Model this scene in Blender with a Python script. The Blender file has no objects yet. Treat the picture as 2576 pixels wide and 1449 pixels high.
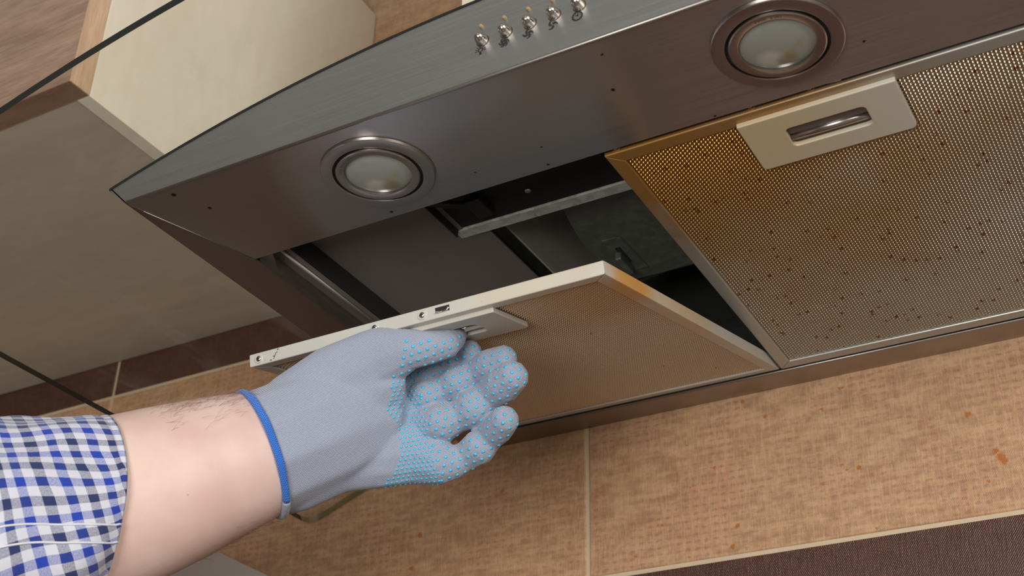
import bpy, bmesh, math, random
import numpy as np
from mathutils import Vector, Matrix
from mathutils.geometry import tessellate_polygon
from mathutils.bvhtree import BVHTree
random.seed(7)
S = bpy.context.scene
COL = S.collection
PI = math.pi

# ---------------------------------------------------------------- camera, world, lights, exposure
cam = bpy.data.objects.new('camera', bpy.data.cameras.new('camera'))
COL.objects.link(cam)
S.camera = cam
cam.matrix_world = Matrix(((0.871597, 0.233382, 0.431104, 0.57689),
                           (0.489694, -0.455326, -0.743558, -0.49954),
                           (0.022760, 0.859192, -0.511147, -0.48494),
                           (0, 0, 0, 1)))
cam.data.sensor_width = 36.0
cam.data.lens = 3425.03 / 2576 * 36.0
cam.data.clip_start = 0.01
cam.data.dof.use_dof = True
cam.data.dof.focus_distance = 0.87
cam.data.dof.aperture_fstop = 14.0

world = bpy.data.worlds.new('room_light')
S.world = world
world.use_nodes = True
world.node_tree.nodes['Background'].inputs[0].default_value = (1.0, 0.96, 0.90, 1)
world.node_tree.nodes['Background'].inputs[1].default_value = 0.30

def area(name, loc, target, sx, sy, power, color):
    l = bpy.data.lights.new(name, 'AREA')
    l.shape = 'RECTANGLE'
    l.size, l.size_y, l.energy, l.color = sx, sy, power, color
    o = bpy.data.objects.new(name, l)
    COL.objects.link(o)
    o.location = loc
    o.rotation_euler = (Vector(target) - Vector(loc)).to_track_quat('-Z', 'Y').to_euler()
    return o

area('right_light', (2.0, -1.0, 0.05), (0.2, 0.2, 0.0), 1.0, 1.2, 33, (1.0, 0.95, 0.88))  # area light from the right, its source out of view
area('soft_light', (0.42, -1.20, -0.54), (0.2, 0.2, -0.05), 0.55, 0.55, 13, (1.0, 0.98, 0.97))

S.view_settings.view_transform = 'Standard'
S.view_settings.look = 'None'
S.view_settings.exposure = 0.0
S.view_settings.gamma = 1.0
S.view_settings.use_curve_mapping = False
S.cycles.max_bounces = 10
S.cycles.transparent_max_bounces = 16
S.cycles.caustics_reflective = False
S.cycles.sample_clamp_indirect = 4.0

# ---------------------------------------------------------------- materials
class NT:
    def __init__(s, name):
        s.m = bpy.data.materials.new(name)
        s.m.use_nodes = True
        s.t = s.m.node_tree
        s.t.nodes.clear()
        s.out = s.t.nodes.new('ShaderNodeOutputMaterial')
    def n(s, typ, ins=None, **attrs):
        nd = s.t.nodes.new(typ)
        for k, v in attrs.items():
            setattr(nd, k, v)
        for k, v in (ins or {}).items():
            s.set(nd.inputs[k], v)
        return nd
    def set(s, sock, v):
        if isinstance(v, bpy.types.NodeSocket):
            s.t.links.new(v, sock)
        elif hasattr(v, '__len__') and len(v) == 3 and sock.type == 'RGBA':
            sock.default_value = (*v, 1)
        else:
            sock.default_value = v
    def math(s, op, a, b=0.0, c=None):
        nd = s.n('ShaderNodeMath', operation=op)
        s.set(nd.inputs[0], a); s.set(nd.inputs[1], b)
        if c is not None: s.set(nd.inputs[2], c)
        return nd.outputs[0]
    def mix(s, f, a, b, mode='MIX'):
        nd = s.n('ShaderNodeMix', data_type='RGBA', blend_type=mode)
        s.set(nd.inputs[0], f); s.set(nd.inputs[6], a); s.set(nd.inputs[7], b)
        return nd.outputs[2]
    def noise(s, vec, scale, detail=3, rough=0.55, dist=0.0):
        return s.n('ShaderNodeTexNoise', {'Vector': vec, 'Scale': scale, 'Detail': detail, 'Roughness': rough, 'Distortion': dist}).outputs[0]
    def ramp(s, f, a, b, lo=0.0, hi=1.0):
        nd = s.n('ShaderNodeMapRange', {0: f, 1: a, 2: b, 3: lo, 4: hi}, interpolation_type='SMOOTHSTEP')
        return nd.outputs[0]
    def scale(s, vec, v):
        return s.n('ShaderNodeMapping', {'Vector': vec, 'Scale': v}).outputs[0]
    def coord(s, k='Object'):
        if k == 'World': return s.n('ShaderNodeNewGeometry').outputs['Position']
        return s.n('ShaderNodeTexCoord').outputs[k]
    def xyz(s, vec):
        nd = s.n('ShaderNodeSeparateXYZ', {0: vec}); return nd.outputs
    def bump(s, h, strength=0.3, dist=0.001, normal=None):
        ins = {'Height': h, 'Strength': strength, 'Distance': dist}
        if normal is not None: ins['Normal'] = normal
        return s.n('ShaderNodeBump', ins).outputs[0]
    def spots(s, vec, pts, wob=0.0):
        """soft mask of spots: each has its own place (x, y, z) and radius"""
        acc = None
        if wob:
            nz = s.n('ShaderNodeTexNoise', {'Vector': vec, 'Scale': 420.0, 'Detail': 2})
            off = s.n('ShaderNodeVectorMath', {0: nz.outputs[1], 1: (0.5, 0.5, 0.5)}, operation='SUBTRACT').outputs[0]
            off = s.n('ShaderNodeVectorMath', {0: off, 3: wob}, operation='SCALE').outputs[0]
            vec = s.n('ShaderNodeVectorMath', {0: vec, 1: off}, operation='ADD').outputs[0]
        for p, r in pts:
            d = s.n('ShaderNodeVectorMath', {0: vec, 1: p}, operation='DISTANCE').outputs['Value']
            k = s.ramp(d, r * 0.45, r, 1.0, 0.0)
            acc = k if acc is None else s.math('MAXIMUM', acc, k)
        return acc
    def pbsdf(s, **k):
        nd = s.n('ShaderNodeBsdfPrincipled')
        for a, v in k.items():
            s.set(nd.inputs[a.replace('_', ' ')], v)
        s.t.links.new(nd.outputs[0], s.out.inputs[0])
        return nd

def plain(name, color, rough=0.5, metal=0.0, var=0.08, scale=40.0, bump=0.0, **k):
    t = NT(name); c = t.coord()
    nz = t.noise(c, scale)
    dark = tuple(x * (1 - var) for x in color); lite = tuple(min(1, x * (1 + var)) for x in color)
    kw = dict(Base_Color=t.mix(nz, dark, lite), Roughness=rough, Metallic=metal)
    if bump: kw['Normal'] = t.bump(t.noise(c, scale * 12), bump, 0.0005)
    kw.update(k)
    t.pbsdf(**kw)
    return t.m

def brushed(name, stretch, color=(0.56, 0.53, 0.50), rough=0.30, strength=0.10, spots=None, across=None, aniso=0.8):
    t = NT(name); c = t.coord('World')
    g = t.noise(t.scale(c, stretch), 1.0, 4, 0.6)
    big = t.noise(c, 14.0, 2)
    col = t.mix(t.math('MULTIPLY_ADD', g, 0.5, t.math('MULTIPLY', big, 0.4)), tuple(x * 0.80 for x in color), tuple(x * 1.12 for x in color))
    if spots:
        col = t.mix(t.spots(c, spots, 0.0016), col, (0.09, 0.035, 0.012))
    p = t.pbsdf(Base_Color=col, Metallic=1.0, Roughness=t.math('MULTIPLY_ADD', g, 0.14, rough - 0.05), Normal=t.bump(g, strength, 0.0004))
    if across:                                            # brushed: the gloss spreads across the brush lines
        p.inputs['Anisotropic'].default_value = aniso
        t.set(p.inputs['Tangent'], t.n('ShaderNodeCombineXYZ', {0: across[0], 1: across[1], 2: across[2]}).outputs[0])
    return t.m

LAMP_SPOTS = [((x, y, 0.0), r) for x, y, r in [(.034, .0081, .0024), (.0446, .0301, .0017), (.2635, .0714, .0011), (.2588, .0887, .0011),
              (.3241, .043, .0016), (.3319, .0135, .0012), (.4591, .0683, .0013), (.3657, .0914, .0012), (.2155, .075, .0008), (.1459, .0878, .0016)]]
M = {}
M['steel_x'] = brushed('steel brushed along the hood', (12, 1500, 1500), color=(0.52, 0.49, 0.47), rough=0.30, strength=0.04, across=(0, 1, 0), aniso=0.72, spots=LAMP_SPOTS)
M['steel_front'] = brushed('steel of the control panel', (10, 700, 700), color=(0.45, 0.45, 0.44), rough=0.44, strength=0.05, across=(0, 0, 1), aniso=0.4)
M['steel_y'] = brushed('steel brushed front to back', (900, 14, 900), color=(0.41, 0.36, 0.32), rough=0.38, strength=0.08, across=(1, 0, 0))
M['steel_ring'] = plain('steel of the lamp rings', (0.50, 0.46, 0.43), 0.27, 1.0, var=0.05)
M['steel_in'] = plain('greasy steel inside the hood', (0.27, 0.235, 0.20), 0.40, 0.5)
M['rail'] = plain('dull steel rail', (0.36, 0.34, 0.31), 0.42, 1.0)
M['chrome'] = plain('chrome', (0.80, 0.77, 0.72), 0.08, 1.0, var=0.02)
M['button'] = plain('worn chrome button', (0.60, 0.56, 0.51), 0.16, 1.0, var=0.03)
M['grime'] = plain('brown grime', (0.10, 0.06, 0.025), 0.5)
M['screw'] = plain('screw steel', (0.55, 0.53, 0.50), 0.25, 1.0)
M['amber'] = plain('amber indicator lens', (0.36, 0.24, 0.13), 0.12, 0.0, Coat_Weight=0.5)
M['print'] = plain('dark grey print', (0.022, 0.023, 0.023), 0.5)
M['etch'] = plain('etched lettering', (0.10, 0.075, 0.06), 0.6)
M['black'] = plain('black gasket', (0.010, 0.010, 0.008), 0.5)
M['inside_black'] = plain('black for covers and shade', (0.012, 0.012, 0.010), 0.7)  # black of the wiring cover; elsewhere stands in for shade in recesses
M['cable'] = plain('black cable', (0.02, 0.02, 0.02), 0.45)

def galv(name, k):
    t = NT(name); c = t.coord('World')
    v = t.n('ShaderNodeTexVoronoi', {'Vector': c, 'Scale': 220.0}).outputs['Color']
    vv = t.xyz(v)[0]
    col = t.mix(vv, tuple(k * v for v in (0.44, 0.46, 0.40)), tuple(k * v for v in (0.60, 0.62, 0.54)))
    st = t.ramp(t.noise(c, 90.0, 2), 0.66, 0.74)
    col = t.mix(t.math('MULTIPLY', st, 0.5), col, (0.20, 0.13, 0.05))
    t.pbsdf(Base_Color=col, Metallic=0.4, Roughness=t.math('MULTIPLY_ADD', vv, 0.15, 0.38))
    return t.m
M['galv'] = galv('galvanised sheet', 1.3)
M['galv_dark'] = galv('darker galvanised sheet', 0.42)  # same sheet with its colour scaled darker

def frame_mat(name, stain, dim=1.0, metal=0.15):
    """painted aluminium filter frame, yellowed by grease around given places"""
    t = NT(name); c = t.coord()
    nz = t.noise(c, 22.0, 4)
    col = t.mix(nz, tuple(v * dim for v in (0.54, 0.53, 0.47)), tuple(v * dim for v in (0.64, 0.63, 0.57)))
    for p, r, cc, amt in stain:
        d = t.n('ShaderNodeVectorMath', {0: c, 1: p}, operation='DISTANCE').outputs['Value']
        d = t.math('ADD', d, t.math('MULTIPLY', t.math('SUBTRACT', nz, 0.5), r * 0.9))
        col = t.mix(t.math('MULTIPLY', t.ramp(d, r * 0.25, r, 1.0, 0.0), amt), col, cc)
    fine = t.ramp(t.noise(c, 130.0, 3, 0.7), 0.70, 0.76)
    col = t.mix(t.math('MULTIPLY', fine, 0.35), col, (0.30, 0.15, 0.04))
    t.pbsdf(Base_Color=col, Roughness=0.36, Metallic=metal, Normal=t.bump(nz, 0.05, 0.001))
    return t.m
M['frame_r'] = frame_mat('frame paint of the seated filter', [((0.0, 0.0, 0), 0.17, (0.36, 0.17, 0.03), 0.95), ((0.10, 0.0, 0), 0.12, (0.34, 0.18, 0.05), 0.7)], 0.72, 0.5)  # colour dimmed for the shade on its downward-facing side
M['frame_l'] = frame_mat('frame paint of the hanging filter', [((0.2575, 0.040, 0.004), 0.048, (0.66, 0.33, 0.06), 0.9), ((0.2565, 0.12, 0.004), 0.07, (0.66, 0.46, 0.18), 0.5), ((0.2, 0.0, 0.005), 0.05, (0.66, 0.55, 0.36), 0.4)])

def mesh_mat(name, c0, c1, stain, rust, metal=0.9):
    t = NT(name); c = t.coord()
    nz = t.noise(c, 9.0, 3)
    col = t.mix(nz, c0, c1)
    for p, r, cc, amt in stain:
        d = t.n('ShaderNodeVectorMath', {0: c, 1: p}, operation='DISTANCE').outputs['Value']
        d = t.math('ADD', d, t.math('MULTIPLY', t.math('SUBTRACT', nz, 0.5), r * 0.8))
        col = t.mix(t.math('MULTIPLY', t.ramp(d, r * 0.1, r, 1.0, 0.0), amt), col, cc)
    if rust:
        v = t.n('ShaderNodeTexVoronoi', {'Vector': c, 'Scale': 150.0, 'Randomness': 1.0})
        pick = t.xyz(v.outputs['Color'])[0]
        m = t.math('MULTIPLY', t.ramp(v.outputs['Distance'], 0.12, 0.32, 1.0, 0.0), t.ramp(pick, rust, rust + 0.02))
        col = t.mix(m, col, (0.24, 0.06, 0.012))
    t.pbsdf(Base_Color=col, Metallic=metal, Roughness=0.24)
    return t.m
M['mesh_r'] = mesh_mat('aluminium mesh with rust specks', (0.50, 0.45, 0.35), (0.62, 0.58, 0.50),
                       [((0.0, 0.0, 0), 0.33, (0.46, 0.24, 0.045), 0.95)], 0.74)
M['mesh_l'] = mesh_mat('aluminium mesh stained brown', (0.74, 0.56, 0.38), (0.82, 0.65, 0.47), [((0.25, 0.02, 0), 0.12, (0.55, 0.30, 0.10), 0.6)], 0.985, 0.45)
M['mesh_top'] = plain('pale upper mesh layer', (0.80, 0.83, 0.88), 0.45, 0.1)  # unseen layer, made pale bluish to brighten the lamp panel's reflection
M['mesh_back'] = plain('dark inner mesh layer', (0.045, 0.028, 0.014), 0.5)  # dark sheet put in for the darkness seen through the mesh holes

def plastic(name, stain):
    t = NT(name); c = t.coord()
    nz = t.noise(c, 30.0, 4)
    col = t.mix(nz, (0.52, 0.50, 0.42), (0.60, 0.58, 0.51))
    if stain:
        d = t.n('ShaderNodeVectorMath', {0: c, 1: stain}, operation='DISTANCE').outputs['Value']
        col = t.mix(t.ramp(d, 0.01, 0.11, 0.75, 0.0), col, (0.52, 0.40, 0.20))
    t.pbsdf(Base_Color=col, Roughness=0.32, Normal=t.bump(nz, 0.04, 0.001))
    return t.m
M['plastic_r'] = plastic('yellowed handle plastic', (0.085, 0.015, 0.0))
M['plastic_l'] = plastic('grey handle plastic', None)

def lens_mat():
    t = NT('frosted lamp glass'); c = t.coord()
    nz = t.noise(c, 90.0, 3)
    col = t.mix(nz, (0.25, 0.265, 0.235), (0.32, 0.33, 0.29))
    col = t.mix(t.math('MULTIPLY', t.spots(c, [((0.004, 0.009, 0), 0.006), ((0.010, 0.004, 0), 0.0045)], 0.004), 0.55), col, (0.30, 0.24, 0.07))  # bulb and bright reflector behind the glass, painted in as spots
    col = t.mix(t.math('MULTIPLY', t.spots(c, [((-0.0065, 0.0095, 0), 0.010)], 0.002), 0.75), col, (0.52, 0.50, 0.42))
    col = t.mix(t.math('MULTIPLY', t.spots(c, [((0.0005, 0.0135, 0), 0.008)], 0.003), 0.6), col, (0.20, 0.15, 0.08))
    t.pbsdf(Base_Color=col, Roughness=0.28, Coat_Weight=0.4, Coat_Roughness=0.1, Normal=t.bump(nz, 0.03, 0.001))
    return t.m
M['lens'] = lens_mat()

def glass_mat():
    """thin clear glass: Fresnel reflection over slightly tinted transmission, with greasy smears"""
    t = NT('clear canopy glass'); c = t.coord('World')
    tr = t.n('ShaderNodeBsdfTransparent', {'Color': (0.975, 0.975, 0.955)})
    gl = t.n('ShaderNodeBsdfGlossy', {'Color': (1, 1, 1), 'Roughness': 0.06})
    bf = t.n('ShaderNodeNewGeometry').outputs['Backfacing']      # same air-to-glass ratio on both faces of the thin pane
    fr = t.n('ShaderNodeFresnel', {'IOR': t.math('MULTIPLY_ADD', bf, 1 / 1.45 - 1.45, 1.45)}).outputs[0]
    mx = t.n('ShaderNodeMixShader', {0: t.math('MULTIPLY', fr, 0.8), 1: tr.outputs[0], 2: gl.outputs[0]})
    df = t.n('ShaderNodeBsdfDiffuse', {'Color': (0.75, 0.75, 0.70)})
    tl = t.n('ShaderNodeBsdfTranslucent', {'Color': (0.75, 0.75, 0.70)})
    dd = t.n('ShaderNodeMixShader', {0: 0.5, 1: df.outputs[0], 2: tl.outputs[0]})
    rot = t.n('ShaderNodeMapping', {'Vector': c, 'Rotation': (0, 0, 0.55), 'Scale': (26, 4, 8)}).outputs[0]
    sm = t.ramp(t.noise(rot, 1.0, 4, 0.6, 0.4), 0.52, 0.80, 0.0, 0.18)
    m2 = t.n('ShaderNodeMixShader', {0: sm, 1: mx.outputs[0], 2: dd.outputs[0]})
    t.t.links.new(m2.outputs[0], t.out.inputs[0])
    return t.m
M['glass'] = glass_mat()
M['glass_edge'] = plain('ground glass edge', (0.004, 0.006, 0.004), 0.35, 0.0, var=0.2)  # black stands in for the dark internal reflection at the edge
def green_edge():
    t = NT('green glass edge')
    tr = t.n('ShaderNodeBsdfTransparent', {'Color': (0.50, 0.62, 0.46)})
    gl = t.n('ShaderNodeBsdfGlossy', {'Color': (0.8, 0.9, 0.8), 'Roughness': 0.12})
    mx = t.n('ShaderNodeMixShader', {0: 0.14, 1: tr.outputs[0], 2: gl.outputs[0]})
    t.t.links.new(mx.outputs[0], t.out.inputs[0])
    return t.m
M['glass_edge_green'] = green_edge()

WALL_SPOTS = [(p, r) for p, r in zip([(x, 0.436, z) for x, z in  [(0.3274, -0.0111), (0.3299, -0.0117), (0.4184, -0.0524), (0.4092, -0.0772), (0.4331, -0.0844), (0.4364, -0.0896), (0.4378, -0.0929), (0.4252, -0.1055), (0.3353, -0.0782), (0.3266, -0.0784), (0.3232, -0.0733), (0.307, -0.0862), (0.3122, -0.0254), (0.2663, -0.022), (0.249, -0.0051), (0.2221, -0.0569), (0.2, -0.0332), (0.2383, -0.1073), (0.2331, -0.1232), (0.3428, -0.1271), (0.0304, -0.0416), (-0.0509, -0.0681), (0.0665, -0.0706), (0.1531, -0.1186), (0.1725, -0.096), (0.1759, -0.0969), (0.4165, -0.0164), (0.408, -0.0144), (0.201, -0.0704), (-0.0578, -0.0967)]],
              [.0016, .0012, .0032, .0011, .0028, .0045, .0032, .0016, .0024, .0015, .0011, .0016, .0018, .0020, .0022, .0022, .0013, .0022, .0028, .0014, .003, .003, .0013, .002, .0015, .0018, .0014, .0012, .0013, .003])]
def tile_mat(name, dark):
    t = NT(name); c = t.coord('World')
    x, y, z = t.xyz(c)
    big = t.noise(c, 16.0, 3)
    mid = t.noise(t.scale(c, (70, 70, 200)), 1.0, 3)
    rib = t.noise(t.scale(c, (850, 100, 120)), 1.0, 2, 0.6)
    wob = t.math('MULTIPLY', t.math('SUBTRACT', t.noise(c, 110.0, 2), 0.5), 5.5)
    dx = t.math('SINE', t.math('MULTIPLY_ADD', x, 2 * PI / 0.0078, wob))
    dz = t.math('SINE', t.math('MULTIPLY_ADD', z, 2 * PI / 0.0058, t.math('MULTIPLY', wob, 0.8)))
    dash = t.ramp(t.math('MULTIPLY_ADD', dx, 0.45, dz), 0.35, 1.15)
    dash = t.math('MULTIPLY', dash, t.ramp(big, 0.36, 0.62, 0.15, 0.9))
    if dark:
        col = t.mix(mid, (0.050, 0.018, 0.011), (0.105, 0.046, 0.032))
        col = t.mix(t.math('MULTIPLY', dash, 0.35), col, (0.05, 0.03, 0.035))
        rough, bs = 0.30, 0.8
    else:
        col = t.mix(t.ramp(mid, 0.3, 0.7), (0.37, 0.205, 0.11), (0.53, 0.32, 0.175))
        col = t.mix(t.math('MULTIPLY', t.ramp(big, 0.45, 0.7), 0.5), col, (0.50, 0.25, 0.14))
        col = t.mix(t.math('MULTIPLY', dash, 0.7), col, (0.27, 0.155, 0.10))
        rough, bs = 0.5, 0.35
    col = t.mix(t.math('MULTIPLY', t.math('SUBTRACT', rib, 0.42), 0.9 if not dark else 0.5), col, (0.78, 0.55, 0.34) if not dark else (0.20, 0.11, 0.085))
    if not dark:
        col = t.mix(t.math('MULTIPLY', t.spots(c, WALL_SPOTS, 0.004), 0.85), col, (0.40, 0.115, 0.008))
    grid = t.math('MULTIPLY', t.math('SINE', t.math('MULTIPLY', x, 2 * PI / 0.0016)), t.math('SINE', t.math('MULTIPLY', z, 2 * PI / 0.0022)))
    h = t.math('MULTIPLY_ADD', grid, 0.25, rib)
    t.pbsdf(Base_Color=col, Roughness=rough, Normal=t.bump(h, bs, 0.0006))
    return t.m
M['tile_beige'] = tile_mat('woven look beige tile', False)
M['tile_dark'] = tile_mat('woven look dark brown tile', True)
M['grout'] = plain('cream grout', (0.58, 0.46, 0.32), 0.8, bump=0.3)

def wood(name, c0, c1, stretch, rough=0.45, rings=0.6):
    t = NT(name); c = t.coord('World')
    g = t.noise(t.scale(c, stretch), 1.0, 5, 0.62, 0.6)
    h = t.noise(t.scale(c, tuple(v * 5 for v in stretch)), 1.0, 3, 0.6)
    f = t.math('MULTIPLY_ADD', h, 1 - rings, t.math('MULTIPLY', g, rings))
    t.pbsdf(Base_Color=t.mix(t.ramp(f, 0.32, 0.68), c0, c1), Roughness=rough, Normal=t.bump(h, 0.05, 0.0005))
    return t.m
M['door'] = wood('brown wood door', (0.27, 0.168, 0.115), (0.42, 0.285, 0.20), (9, 30, 95))
M['door_edge'] = wood('pale wood edge', (0.52, 0.34, 0.22), (0.68, 0.48, 0.33), (60, 90, 9))
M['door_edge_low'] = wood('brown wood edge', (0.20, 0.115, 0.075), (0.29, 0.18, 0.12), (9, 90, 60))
M['edge_band'] = plain('cream edge band', (0.62, 0.50, 0.30), 0.5)
M['carcass'] = wood('cream laminate', (0.76, 0.69, 0.56), (0.82, 0.76, 0.64), (18, 18, 5), 0.42)
M['carcass_shaded'] = wood('cream laminate shaded underside', (0.44, 0.40, 0.32), (0.50, 0.455, 0.375), (5, 18, 18), 0.42)  # cream laminate darkened, the underside's shade put into the colour
M['grey_panel'] = plain('grey laminate', (0.62, 0.605, 0.59), 0.5, var=0.03)
M['worktop'] = plain('brown worktop', (0.20, 0.13, 0.09), 0.5)
M['paint'] = plain('brown beige wall paint', (0.24, 0.19, 0.15), 0.8)
M['floor'] = plain('brown floor', (0.25, 0.20, 0.16), 0.6)

def skin_mat():
    t = NT('pale skin'); c = t.coord()
    n1 = t.noise(c, 26.0, 4); n2 = t.noise(c, 260.0, 3)
    col = t.mix(t.ramp(n1, 0.35, 0.7), (0.60, 0.415, 0.36), (0.66, 0.495, 0.44))
    v = t.n('ShaderNodeTexVoronoi', {'Vector': c, 'Scale': 90.0})
    m = t.math('MULTIPLY', t.ramp(v.outputs['Distance'], 0.03, 0.09, 1.0, 0.0), t.ramp(t.xyz(v.outputs['Color'])[0], 0.86, 0.88))
    col = t.mix(t.math('MULTIPLY', m, 0.6), col, (0.50, 0.20, 0.13))
    t.pbsdf(Base_Color=col, Roughness=0.48, Subsurface_Weight=0.12, Subsurface_Radius=(0.008, 0.003, 0.002), Subsurface_Scale=0.4,
            Normal=t.bump(n2, 0.12, 0.0006))
    return t.m
M['skin'] = skin_mat()
M['hair'] = plain('brown body hair', (0.28, 0.17, 0.11), 0.5)

def knit(name, color, dark, pitch, amt=0.55):
    t = NT(name); c = t.coord()
    x, y, z = t.xyz(c)
    wob = t.math('MULTIPLY', t.noise(c, 60.0, 2), 5.0)
    a = t.math('SINE', t.math('ADD', t.math('MULTIPLY', t.math('MULTIPLY_ADD', y, 0.35, x), 2 * PI / pitch), wob))
    b = t.math('SINE', t.math('ADD', t.math('MULTIPLY', t.math('MULTIPLY_ADD', x, -0.35, y), 2 * PI / (pitch * 0.8)), wob))
    k = t.ramp(t.math('MULTIPLY', a, b), -0.5, 0.8)
    fuzz = t.noise(c, 900.0, 2)
    k = t.math('MULTIPLY_ADD', fuzz, 0.35, t.math('MULTIPLY', k, 0.8))
    col = t.mix(t.math('MULTIPLY', t.ramp(k, 0.0, 0.9), 1.0), dark, color)
    t.pbsdf(Base_Color=col, Roughness=0.9, Sheen_Weight=0.25, Normal=t.bump(k, amt, 0.0007))
    return t.m
M['glove'] = knit('grey knit', (0.41, 0.46, 0.58), (0.19, 0.21, 0.28), 0.0013)
M['trim'] = knit('blue overlock trim', (0.02, 0.22, 0.85), (0.008, 0.09, 0.42), 0.0018, 0.9)
M['dot'] = plain('cyan rubber dots', (0.04, 0.46, 0.72), 0.45, var=0.12, scale=150)

def gingham():
    t = NT('blue gingham cotton'); c = t.coord('UV')
    u, v, _ = t.xyz(c)
    W = 0.0053
    def thread(q):
        q = t.math('DIVIDE', q, W)
        k = t.math('FLOOR', q)
        odd = t.math('FLOORED_MODULO', k, 2.0)
        q4 = t.math('FLOORED_MODULO', k, 4.0)
        navy = t.math('GREATER_THAN', q4, 2.5)
        colr = t.mix(navy, (0.008, 0.040, 0.36), (0.014, 0.026, 0.105))
        return t.mix(odd, (0.56, 0.575, 0.65), colr)
    wb = t.math('MULTIPLY', t.math('SUBTRACT', t.noise(c, 30.0, 2), 0.5), 0.004)
    a = thread(t.math('ADD', u, wb)); b = thread(t.math('ADD', v, wb))
    wv = t.noise(t.scale(c, (2500, 900, 1)), 1.0, 2)
    col = t.mix(t.ramp(wv, 0.35, 0.65, 0.36, 0.64), a, b)
    t.pbsdf(Base_Color=col, Roughness=0.85, Sheen_Weight=0.15, Normal=t.bump(wv, 0.15, 0.0004))
    return t.m
M['gingham'] = gingham()
M['stitch'] = plain('white stitching', (0.68, 0.69, 0.74), 0.8, bump=0.4, scale=300)

# ---------------------------------------------------------------- mesh helpers
def link(name, me, mat, parent=None, smooth=False):
    o = bpy.data.objects.new(name, me)
    COL.objects.link(o)
    if mat is not None:
        for m in (mat if isinstance(mat, list) else [mat]):
            me.materials.append(m)
    if smooth:
        me.polygons.foreach_set('use_smooth', [True] * len(me.polygons))
    if parent is not None:
        o.parent = parent
    return o

def from_bm(name, bm, mat, parent=None, smooth=False):
    bmesh.ops.recalc_face_normals(bm, faces=bm.faces[:])
    me = bpy.data.meshes.new(name)
    bm.to_mesh(me); bm.free()
    return link(name, me, mat, parent, smooth)

def empty(name, loc=(0, 0, 0), parent=None):
    o = bpy.data.objects.new(name, None)
    COL.objects.link(o)
    o.location = loc
    o.empty_display_size = 0.05
    if parent is not None: o.parent = parent
    return o

def tag(o, label=None, cat=None, group=None, kind=None):
    if label: o['label'] = label
    if cat: o['category'] = cat
    if group: o['group'] = group
    if kind: o['kind'] = kind
    return o

def bm_box(bm, x0, x1, y0, y1, z0, z1, bevel=0.0, seg=2):
    r = bmesh.ops.create_cube(bm, size=1.0)
    vs = r['verts']
    for v in vs:
        v.co = Vector((x0 + (v.co.x + .5) * (x1 - x0), y0 + (v.co.y + .5) * (y1 - y0), z0 + (v.co.z + .5) * (z1 - z0)))
    if bevel:
        es = list({e for v in vs for e in v.link_edges})
        bmesh.ops.bevel(bm, geom=es, offset=bevel, segments=seg, affect='EDGES', profile=0.5)

def box(name, x0, x1, y0, y1, z0, z1, mat, parent=None, bevel=0.0, seg=2):
    bm = bmesh.new(); bm_box(bm, x0, x1, y0, y1, z0, z1, bevel, seg)
    return from_bm(name, bm, mat, parent)

def bm_prism(bm, loops, d0, d1, axes='xy'):
    """extrude a polygon (with holes) given in two axes along the third"""
    def P(a, b, d):
        return {'xy': (a, b, d), 'xz': (a, d, b), 'yz': (d, a, b)}[axes]
    flat = [Vector((a, b, 0)) for lp in loops for a, b in lp]
    tris = tessellate_polygon([[Vector((a, b, 0)) for a, b in lp] for lp in loops])
    lo = [bm.verts.new(P(v.x, v.y, d0)) for v in flat]
    hi = [bm.verts.new(P(v.x, v.y, d1)) for v in flat]
    for t in tris:
        for vs in (lo, hi):
            try: bm.faces.new([vs[i] for i in t])
            except ValueError: pass
    k = 0
    for lp in loops:
        n = len(lp)
        for i in range(n):
            a, b = k + i, k + (i + 1) % n
            bm.faces.new((lo[a], lo[b], hi[b], hi[a]))
        k += n

def prism(name, loops, d0, d1, mat, parent=None, axes='xy', bevel=0.0):
    bm = bmesh.new(); bm_prism(bm, loops, d0, d1, axes)
    if bevel:
        bmesh.ops.recalc_face_normals(bm, faces=bm.faces[:])
        es = [e for e in bm.edges if len(e.link_faces) == 2 and e.calc_face_angle(0) > 0.6]
        bmesh.ops.bevel(bm, geom=es, offset=bevel, segments=2, affect='EDGES', profile=0.5)
    return from_bm(name, bm, mat, parent)

def rrect(x0, x1, y0, y1, r, n=5, corners=(1, 1, 1, 1)):
    """rounded rectangle, corners in order: x0y0, x1y0, x1y1, x0y1"""
    pts = []
    for k, (cx, cy, a) in enumerate(((x0, y0, PI), (x1, y0, 1.5 * PI), (x1, y1, 0), (x0, y1, .5 * PI))):
        if not corners[k]:
            pts.append((cx, cy)); continue
        ox = cx + (r if cx == x0 else -r); oy = cy + (r if cy == y0 else -r)
        for i in range(n + 1):
            t = a + i / n * PI / 2
            pts.append((ox + r * math.cos(t), oy + r * math.sin(t)))
    return pts

def bm_lathe(bm, prof, n=48, closed=False):
    """revolve (r, z) about the z axis"""
    rings = []
    for r, z in prof:
        if r < 1e-7: rings.append([bm.verts.new((0, 0, z))])
        else: rings.append([bm.verts.new((r * math.cos(2 * PI * i / n), r * math.sin(2 * PI * i / n), z)) for i in range(n)])
    for a, b in zip(rings, rings[1:]):
        for i in range(n):
            j = (i + 1) % n
            if len(a) == 1: bm.faces.new((a[0], b[i], b[j]))
            elif len(b) == 1: bm.faces.new((a[i], a[j], b[0]))
            else: bm.faces.new((a[i], a[j], b[j], b[i]))

def lathe(name, prof, mat, parent=None, n=48, smooth=True):
    bm = bmesh.new(); bm_lathe(bm, prof, n)
    bmesh.ops.recalc_face_normals(bm, faces=bm.faces[:])
    o = from_bm(name, bm, mat, parent, smooth)
    return sharp(o)

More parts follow.
